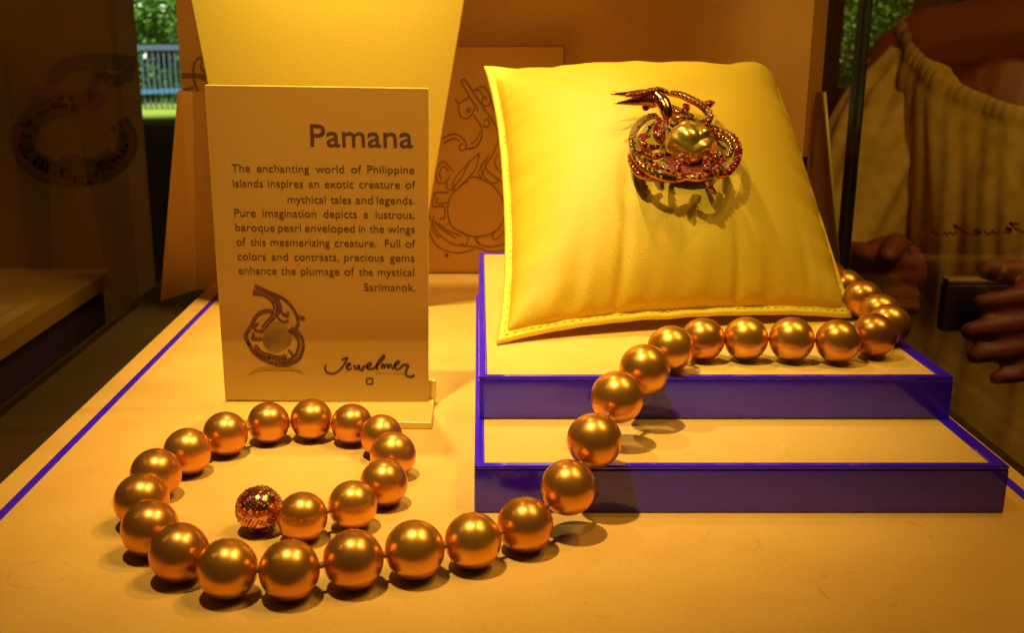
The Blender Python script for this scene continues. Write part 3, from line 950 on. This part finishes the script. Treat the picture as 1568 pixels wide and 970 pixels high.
LINES = [
 (240, 115, 130, [('The', 75, 218), ('enchanting', 270, 675), ('world', 725, 945), ('of', 1000, 1080), ('Philippine', 1125, 1490)]),
 (240, 232, 245, [('islands', 85, 318), ('inspires', 358, 628), ('an', 672, 750), ('exotic', 795, 1020), ('creature', 1062, 1378), ('of', 1420, 1498)]),
 (240, 352, 368, [('mythical', 508, 803), ('tales', 842, 1000), ('and', 1035, 1168), ('legends.', 1200, 1493)]),
 (240, 460, 480, [('Pure', 97, 262), ('imagination', 315, 728), ('depicts', 787, 1045), ('a', 1098, 1132), ('lustrous,', 1190, 1493)]),
 (340, 68, 85, [('baroque', 105, 410), ('pearl', 435, 612), ('enveloped', 643, 1028), ('in', 1060, 1110), ('the', 1142, 1255), ('wings', 1285, 1493)]),
 (340, 180, 198, [('of', 112, 185), ('this', 222, 338), ('mesmerizing', 378, 835), ('creature.', 872, 1195), ('Full', 1262, 1380), ('of', 1420, 1498)]),
 (340, 293, 308, [('colors', 120, 340), ('and', 385, 512), ('contrasts,', 560, 905), ('precious', 947, 1253), ('gems', 1300, 1490)]),
 (340, 402, 420, [('enhance', 128, 425), ('the', 460, 572), ('plumage', 612, 910), ('of', 948, 1025), ('the', 1060, 1170), ('mystical', 1207, 1488)]),
 (340, 524, 538, [('Sarimanok.', 1100, 1497)])]
mb = MB()
k = 0.1977
for oy, bl, brr, words in LINES:
    mb = MB()
    for w, a, b in words:
        ya = oy + k * (bl + (brr - bl) * a / 1490)
        yb = oy + k * (bl + (brr - bl) * b / 1490)
        put_word(mb, w, 340 + k * a, 340 + k * b, ya, yb, 12.6, -0.002)
    mb.build('text_line', M_ink, sg)
mb = MB()
put_word(mb, 'Pamana', 475.5, 632.5, 223.5, 225.8, 35.5, 0.006)
mb.build('heading', M_ink, sg)
# script logo
def z4(x, y): return (480 + x * 0.1148, 530 + y * 0.1148)
LOGO = [([(372, 186), (410, 172), (462, 158)], 4), ([(452, 160), (420, 230), (370, 300), (310, 352), (240, 372), (180, 350), (152, 306), (160, 268), (172, 252)], 4),
 ([(440, 285), (490, 250), (478, 232), (446, 262), (442, 300), (470, 318), (510, 296)], 4), ([(542, 256), (558, 300), (586, 304), (606, 264), (614, 304), (650, 322), (668, 280), (684, 262)], 5),
 ([(708, 288), (760, 258), (762, 232), (728, 238), (708, 276), (740, 312), (800, 300), (862, 250), (930, 170), (946, 132), (924, 138), (880, 190), (846, 250), (844, 300), (866, 308)], 4.5),
 ([(900, 300), (920, 248), (936, 250), (940, 296), (968, 250), (990, 256), (996, 296), (1018, 250), (1040, 262), (1050, 300), (1084, 290)], 4),
 ([(1076, 272), (1140, 226), (1128, 206), (1090, 232), (1086, 286), (1120, 314), (1172, 290)], 4.5), ([(1168, 290), (1196, 258), (1262, 262), (1240, 320), (1228, 370), (1254, 404), (1300, 414), (1336, 398), (1330, 392)], 5)]
mb = MB()
for pts, w in LOGO:
    P = smooth_path([at(*z4(*p), Y=SY - 0.012) for p in pts], 6)
    mb.ribbon(P, w * 0.018, nb)
put_word(mb, 'J O A I L L E R I E', 575.5, 618, 573, 574.5, 3.2)
put_word(mb, '\u00b7', 562, 564, 573, 573, 3)
def frame_px(m, x0, y0, x1, y1, w):
    for a, b in (((x0, y0), (x1, y0)), ((x1, y0), (x1, y1)), ((x1, y1), (x0, y1)), ((x0, y1), (x0, y0))):
        m.ribbon([at(*a, Y=SY - 0.012), at(*b, Y=SY - 0.012)], w, nb)
frame_px(mb, 561.5, 580, 570.5, 588.6, 0.055)
mb.build('logo', M_ink, sg)
# printed jewel
def z6(x, y): return (340 + x * 0.2041, 430 + y * 0.2041)
mp, mg, md = MB(), MB(), MB()
el = []
for j in range(40):
    a = 2 * pi * j / 40
    rr = 1 + 0.06 * sin(3 * a + 1) + 0.04 * sin(5 * a)
    el.append(at(*z6(410 + 105 * cos(a) * rr, 425 + 112 * sin(a) * rr), Y=SY - 0.010))
mp.add(el, [tuple(range(40))])
mp.build('printed_pearl', M_print_pearl, sg)
for pts, w in (([(246, 36), (300, 62), (360, 90), (420, 112), (480, 150), (530, 206), (562, 270), (570, 330), (548, 360)], 0.13), ([(236, 88), (280, 90), (340, 110), (390, 160), (402, 220), (380, 270), (330, 330), (310, 360)], 0.22),
               ([(256, 70), (310, 76), (370, 110), (420, 150), (430, 210), (400, 270)], 0.16), ([(390, 230), (320, 228), (256, 266), (224, 330), (200, 370), (180, 420), (210, 490), (250, 550), (330, 600), (420, 630), (500, 628), (570, 590), (604, 520), (604, 450), (570, 390), (520, 356)], 0.15),
               ([(176, 390), (180, 440), (230, 520), (290, 560), (360, 600)], 0.14), ([(500, 370), (556, 420), (576, 480), (550, 560), (490, 600), (420, 596), (340, 566)], 0.12), ([(440, 190), (450, 240), (490, 262), (492, 236)], 0.12),
               ([(420, 280), (460, 310), (500, 300)], 0.09), ([(570, 270), (604, 280), (618, 280)], 0.16), ([(270, 320), (240, 350), (260, 376), (310, 380)], 0.10), ([(220, 430), (260, 440), (300, 436)], 0.13),
               ([(250, 490), (290, 540), (350, 560), (420, 580), (480, 570)], 0.18), ([(500, 520), (530, 560)], 0.1), ([(230, 390), (240, 420)], 0.1)):
    P = smooth_path([at(*z6(*p), Y=SY - 0.016) for p in pts], 6)
    mg.ribbon(P, w * 0.78, nb)
    for q in P[::2]:
        md.add([q + Vector((w * 0.26 * cos(t_), -0.004, w * 0.26 * sin(t_))) for t_ in (0.3, 1.87, 3.44, 5.01)], [(0, 1, 2, 3)])
mg.build('printed_jewel', M_print_gem, sg)
tag(md.build('printed_stones', M_print_stone, sg), kind='stuff')
mb = MB()
mb.ribbon(smooth_path([at(*z6(*p), Y=SY - 0.012) for p in ((196, 710), (250, 676), (330, 662), (480, 662), (570, 676), (620, 706))], 6), [0.02 + 0.09 * sin(pi * i_ / 30) for i_ in range(31)], nb)
mb.build('printed_reflection', M_print_ref, sg)

# ------------------------------------------------------------------ reflected logo, its strokes drawn onto the right pane
GX = 16.745
def on_glass(px, py):
    return on_plane(px, py, Vector((GX, 0, 0)), Vector((1, 0, 0)))
mb = MB()
for pts, w in LOGO:
    P = smooth_path([on_glass(1600 - (p[0] - 150) * 0.176, 336 + (p[1] - 130) * 0.088 + (p[0] - 150) * 0.012) for p in pts], 6)
    mb.ribbon(P, 0.10, Vector((-1, 0, 0)))
mb.build('reflected_lettering', M_ink, gp)

# ------------------------------------------------------------------ person built solid in place of the reflection in the right pane
pc0 = Vector((62, 114, GZ))
ps_ = thing('person', pc0, 'person in a gathered cream blouse holding a dark phone, standing in for a reflection in the right pane', 'person')
fx = Vector((-0.55, -0.83, 0)).normalized()      # the way the chest faces
sx = Vector((-fx.y, fx.x, 0))                    # towards the person's left
if sx.x < 0: sx = -sx
def body_pt(side, fwd, z): return pc0 + sx * side + fx * fwd + Vector((0, 0, z - GZ))
bm_ = MB()
def bt(pts, R, k=14):
    P = smooth_path(pts, 5)
    n = len(P)
    rr = []
    for i in range(n):
        x_ = i / (n - 1) * (len(R) - 1)
        a = min(int(x_), len(R) - 2)
        rr.append(R[a] + (R[a + 1] - R[a]) * (x_ - a))
    bm_.tube(P, rr, k)
    bm_.ball(P[0], rr[0], 12, 8)
    bm_.ball(P[-1], rr[-1], 12, 8)
for s_ in (-5.5, 0, 5.5):
    bt([body_pt(s_, 0, -40), body_pt(s_ * 0.85, 0.5, -18), body_pt(s_ * 1.1, 1.5, 0), body_pt(s_ * 1.0, 0, 9)], [9.0, 7.6, 7.6, 5.0])
bt([body_pt(-15, -1, 10.5), body_pt(0, 0, 12.5), body_pt(15, -1, 10.5)], [5, 5.5, 5])
bt([body_pt(0, -1, 10), body_pt(0, 0.5, 24)], [6, 4.8])
bm_.ball(body_pt(0, 2, 33), 9.2, 24, 16, (0.86, 0.98, 1.2))
bt([body_pt(0, 10.5, 35), body_pt(0, 12.2, 31.5)], [0.9, 1.3], 8)
for s_ in (-5, 5):
    bt([body_pt(s_ * 1.2, 0, -42), body_pt(s_ * 1.3, 1, -70), body_pt(s_ * 1.3, 0, GZ + 4)], [9, 6, 3.5])
    bt([body_pt(s_ * 1.3, -3, GZ + 3), body_pt(s_ * 1.3, 12, GZ + 2.2)], [3.4, 2.4])
# right arm (left in the picture) and its closed hand
hR = at(1342, 420, Z=76)
eR = body_pt(-20, 13, -13)
bt([body_pt(-17, -1, 9), body_pt(-21, 4, -3), eR], [4.9, 4.3, 3.5])
wR = hR + Vector((3.5, 7.5, -1.5))
bt([eR, (eR + wR) / 2, wR], [3.6, 3.2, 2.3])
bt([wR, hR + Vector((1.6, 2.0, -0.3))], [2.3, 2.7], 10)
for k_ in range(4):
    b0 = hR + Vector((0.2 + 0.2 * k_, 1.2, 1.3 - 1.05 * k_))
    bt([b0, b0 + Vector((-1.6, -1.6, 0.25)), b0 + Vector((-0.4, -3.3, 0)), b0 + Vector((1.4, -2.8, -0.2))], [0.7, 0.66, 0.6, 0.52], 8)
bt([hR + Vector((1.6, 1.0, 1.6)), hR + Vector((0.6, -1.4, 2.4)), hR + Vector((-0.6, -3.2, 1.9))], [1.0, 0.85, 0.65], 8)
# left arm (right in the picture) and its open hand with fingers pointing left
HZ = 64
hL = at(1650, 488, Z=HZ + 1.5)
eL = body_pt(21, 20, -14)
bt([body_pt(17, -1, 9), body_pt(22, 7, -4), eL], [4.9, 4.3, 3.5])
wL = hL + Vector((5.5, 6.0, -1.2))
bt([eL, (eL + wL) / 2, wL], [3.6, 3.1, 2.3])
for dz in (-2.4, -0.8, 0.8, 2.0):
    bt([wL + Vector((-1, -1, dz * 0.45)), hL + Vector((0.6, 0.3, dz))], [1.9, 1.35], 10)
for (tx, ty, bz_, rr_) in ((1487, 464, 1.9, 0.70), (1470, 507, 0.3, 0.72), (1478, 545, -1.3, 0.68), (1510, 580, -2.8, 0.58)):
    tip = at(tx + 14, ty, Z=HZ)
    b0 = hL + Vector((0.4, 0.1, bz_ * 0.95))
    mid = b0.lerp(tip, 0.45) + Vector((0, -0.7, 0.35))
    bt([b0, mid, b0.lerp(tip, 0.75) + Vector((0, -0.55, 0.2)), tip], [rr_ * 1.08, rr_, rr_ * 0.95, rr_ * 0.8], 10)
bt([hL + Vector((2.0, 0, 2.6)), at(1590, 420, Z=HZ + 0.5), at(1512, 413, Z=HZ + 1)], [1.2, 0.95, 0.7], 10)
tmp = bm_.build('tmp', M_skin)
rmod = tmp.modifiers.new('r', 'REMESH')
rmod.mode = 'VOXEL'
rmod.voxel_size = 0.27
sm = tmp.modifiers.new('s', 'SMOOTH')
sm.factor, sm.iterations = 0.5, 4
dg = bpy.context.evaluated_depsgraph_get()
bme = bpy.data.meshes.new_from_object(tmp.evaluated_get(dg))
bpy.data.objects.remove(tmp)
bme.name = 'body'
link('body', bme, M_skin, ps_, smooth=True)
# hair
hb = MB()
hc = body_pt(0, 0.5, 34.5)
vs, fs = [], []
nu, nv = 40, 20
for i in range(nv + 1):
    a = pi * 0.62 * i / nv
    for j in range(nu):
        b = 2 * pi * j / nu
        d = Vector((sin(a) * cos(b), sin(a) * sin(b), cos(a)))
        w = 1.0 + 0.02 * sin(18 * b)
        f_ = max(0, d.dot(fx))
        if i > nv * 0.6 and f_ > 0.3:
            d = Vector((d.x, d.y, max(d.z, 0.28)))
        vs.append(hc + Vector((d.x * 9.3, d.y * 10.0, d.z * 11.6)) * w)
for i in range(nv):
    for j in range(nu):
        fs.append((i * nu + j, (i + 1) * nu + j, (i + 1) * nu + (j + 1) % nu, i * nu + (j + 1) % nu))
hb.add(vs, fs).build('hair', M_hair, ps_, smooth=True)
# blouse: gathered neckline, pleated body
bl_ = MB()
vs, fs = [], []
nu, nv = 360, 60
for i in range(nv + 1):
    t = i / nv
    for j in range(nu):
        a = 2 * pi * j / nu                    # 0 = person's left, pi/2 = front
        ca, sa = cos(a), sin(a)
        zneck = 14.6 - 9.0 * max(sa, 0) ** 1.6 - 3 * max(-sa, 0) ** 2
        z_ = zneck + (-42 - zneck) * t
        wdt = 19.5 - 4.0 * sin(pi * min(t * 1.2, 1)) + 6 * t * t
        dpt = 10.6 + 4.0 * exp(-((t - 0.28) / 0.22) ** 2) + 4 * t * t
        wdt *= 1 - 0.10 * exp(-(t / 0.04) ** 2)
        pl_ = 0.16 * sin(a * 47 + 2.2 * sin(t * 5 + a * 3)) * (0.6 + 0.6 * noise.noise(Vector((ca * 9, sa * 9, t * 4)))) * min(1, t * 6 + 0.25) + 0.7 * noise.noise(Vector((ca * 6, sa * 6, t * 3)))
        if t < 0.03: pl_ += 0.15 * sin(a * 110) + 0.4 * sin(pi * t / 0.03)
        vs.append(body_pt(ca * (wdt + pl_), sa * (dpt + pl_) + 0.5, z_))
for i in range(nv):
    for j in range(nu):
        fs.append((i * nu + j, (i + 1) * nu + j, (i + 1) * nu + (j + 1) % nu, i * nu + (j + 1) % nu))
bl_.add(vs, fs)
bo = bl_.build('blouse', M_blouse, ps_, smooth=True)
def sleeve(P, R):
    P = smooth_path(P, 8)
    n = len(P)
    vs, fs, nu = [], [], 90
    t = (P[1] - P[0]).normalized()
    u = t.orthogonal().normalized()
    for i in range(n):
        t = (P[min(i + 1, n - 1)] - P[max(i - 1, 0)]).normalized()
        u = (u - t * u.dot(t)).normalized()
        w = t.cross(u)
        x_ = i / (n - 1)
        r0 = R[0] + (R[1] - R[0]) * x_ + R[2] * sin(pi * x_)
        for j in range(nu):
            a = 2 * pi * j / nu
            r_ = r0 + 0.4 * sin(14 * a + 2 * x_) * sin(pi * x_ + 0.3) + 0.5 * noise.noise(Vector((cos(a) * 3, sin(a) * 3, x_ * 4)))
            vs.append(P[i] + (u * cos(a) + w * sin(a)) * r_)
    for i in range(n - 1):
        for j in range(nu):
            fs.append((i * nu + j, (i + 1) * nu + j, (i + 1) * nu + (j + 1) % nu, i * nu + (j + 1) % nu))
    MB().add(vs, fs).build('sleeve', M_blouse, ps_, smooth=True)
sleeve([body_pt(-15, 0, 9.5), body_pt(-17.5, 2, 2), eR + Vector((0, 0, 2))], (5.0, 5.0, 1.6))
sleeve([body_pt(15, 0, 9.5), body_pt(21, 6, 2), eL + Vector((0, 0, 3))], (4.5, 5.5, 3.0))
sk = MB()
vs, fs = [], []
for i in range(13):
    z_ = -36 - (GZ + 20 + 36) * -1 * i / 12
    for j in range(48):
        a = 2 * pi * j / 48
        r_ = 1 + 0.05 * sin(8 * a)
        vs.append(body_pt(cos(a) * (17.5 + i * 0.6) * r_, sin(a) * (13 + i * 0.6) * r_, z_))
for i in range(12):
    for j in range(48):
        fs.append((i * 48 + j, (i + 1) * 48 + j, (i + 1) * 48 + (j + 1) % 48, i * 48 + (j + 1) % 48))
sk.add(vs, fs).build('skirt', M_skirt, ps_, smooth=True)
# phone between the hands
p00, p11 = at(1450, 428, Z=HZ + 2.6), at(1640, 515, Z=HZ + 2.6)
ph = thing('phone', ((p00.x + p11.x) / 2, p00.y, p11.z), 'dark phone with a tan edge held level behind the fingertips', 'phone')
MB().box((p00.x, p00.y, p11.z), (p11.x, p00.y + 0.9, p00.z - 0.3)).build('phone_body', M_phone, ph, bevel=0.2)
MB().box((p00.x + 0.1, p00.y - 0.02, p00.z - 0.29), (p11.x - 0.1, p00.y + 0.95, p00.z)).build('phone_edge', M_phone_edge, ph, bevel=0.1)
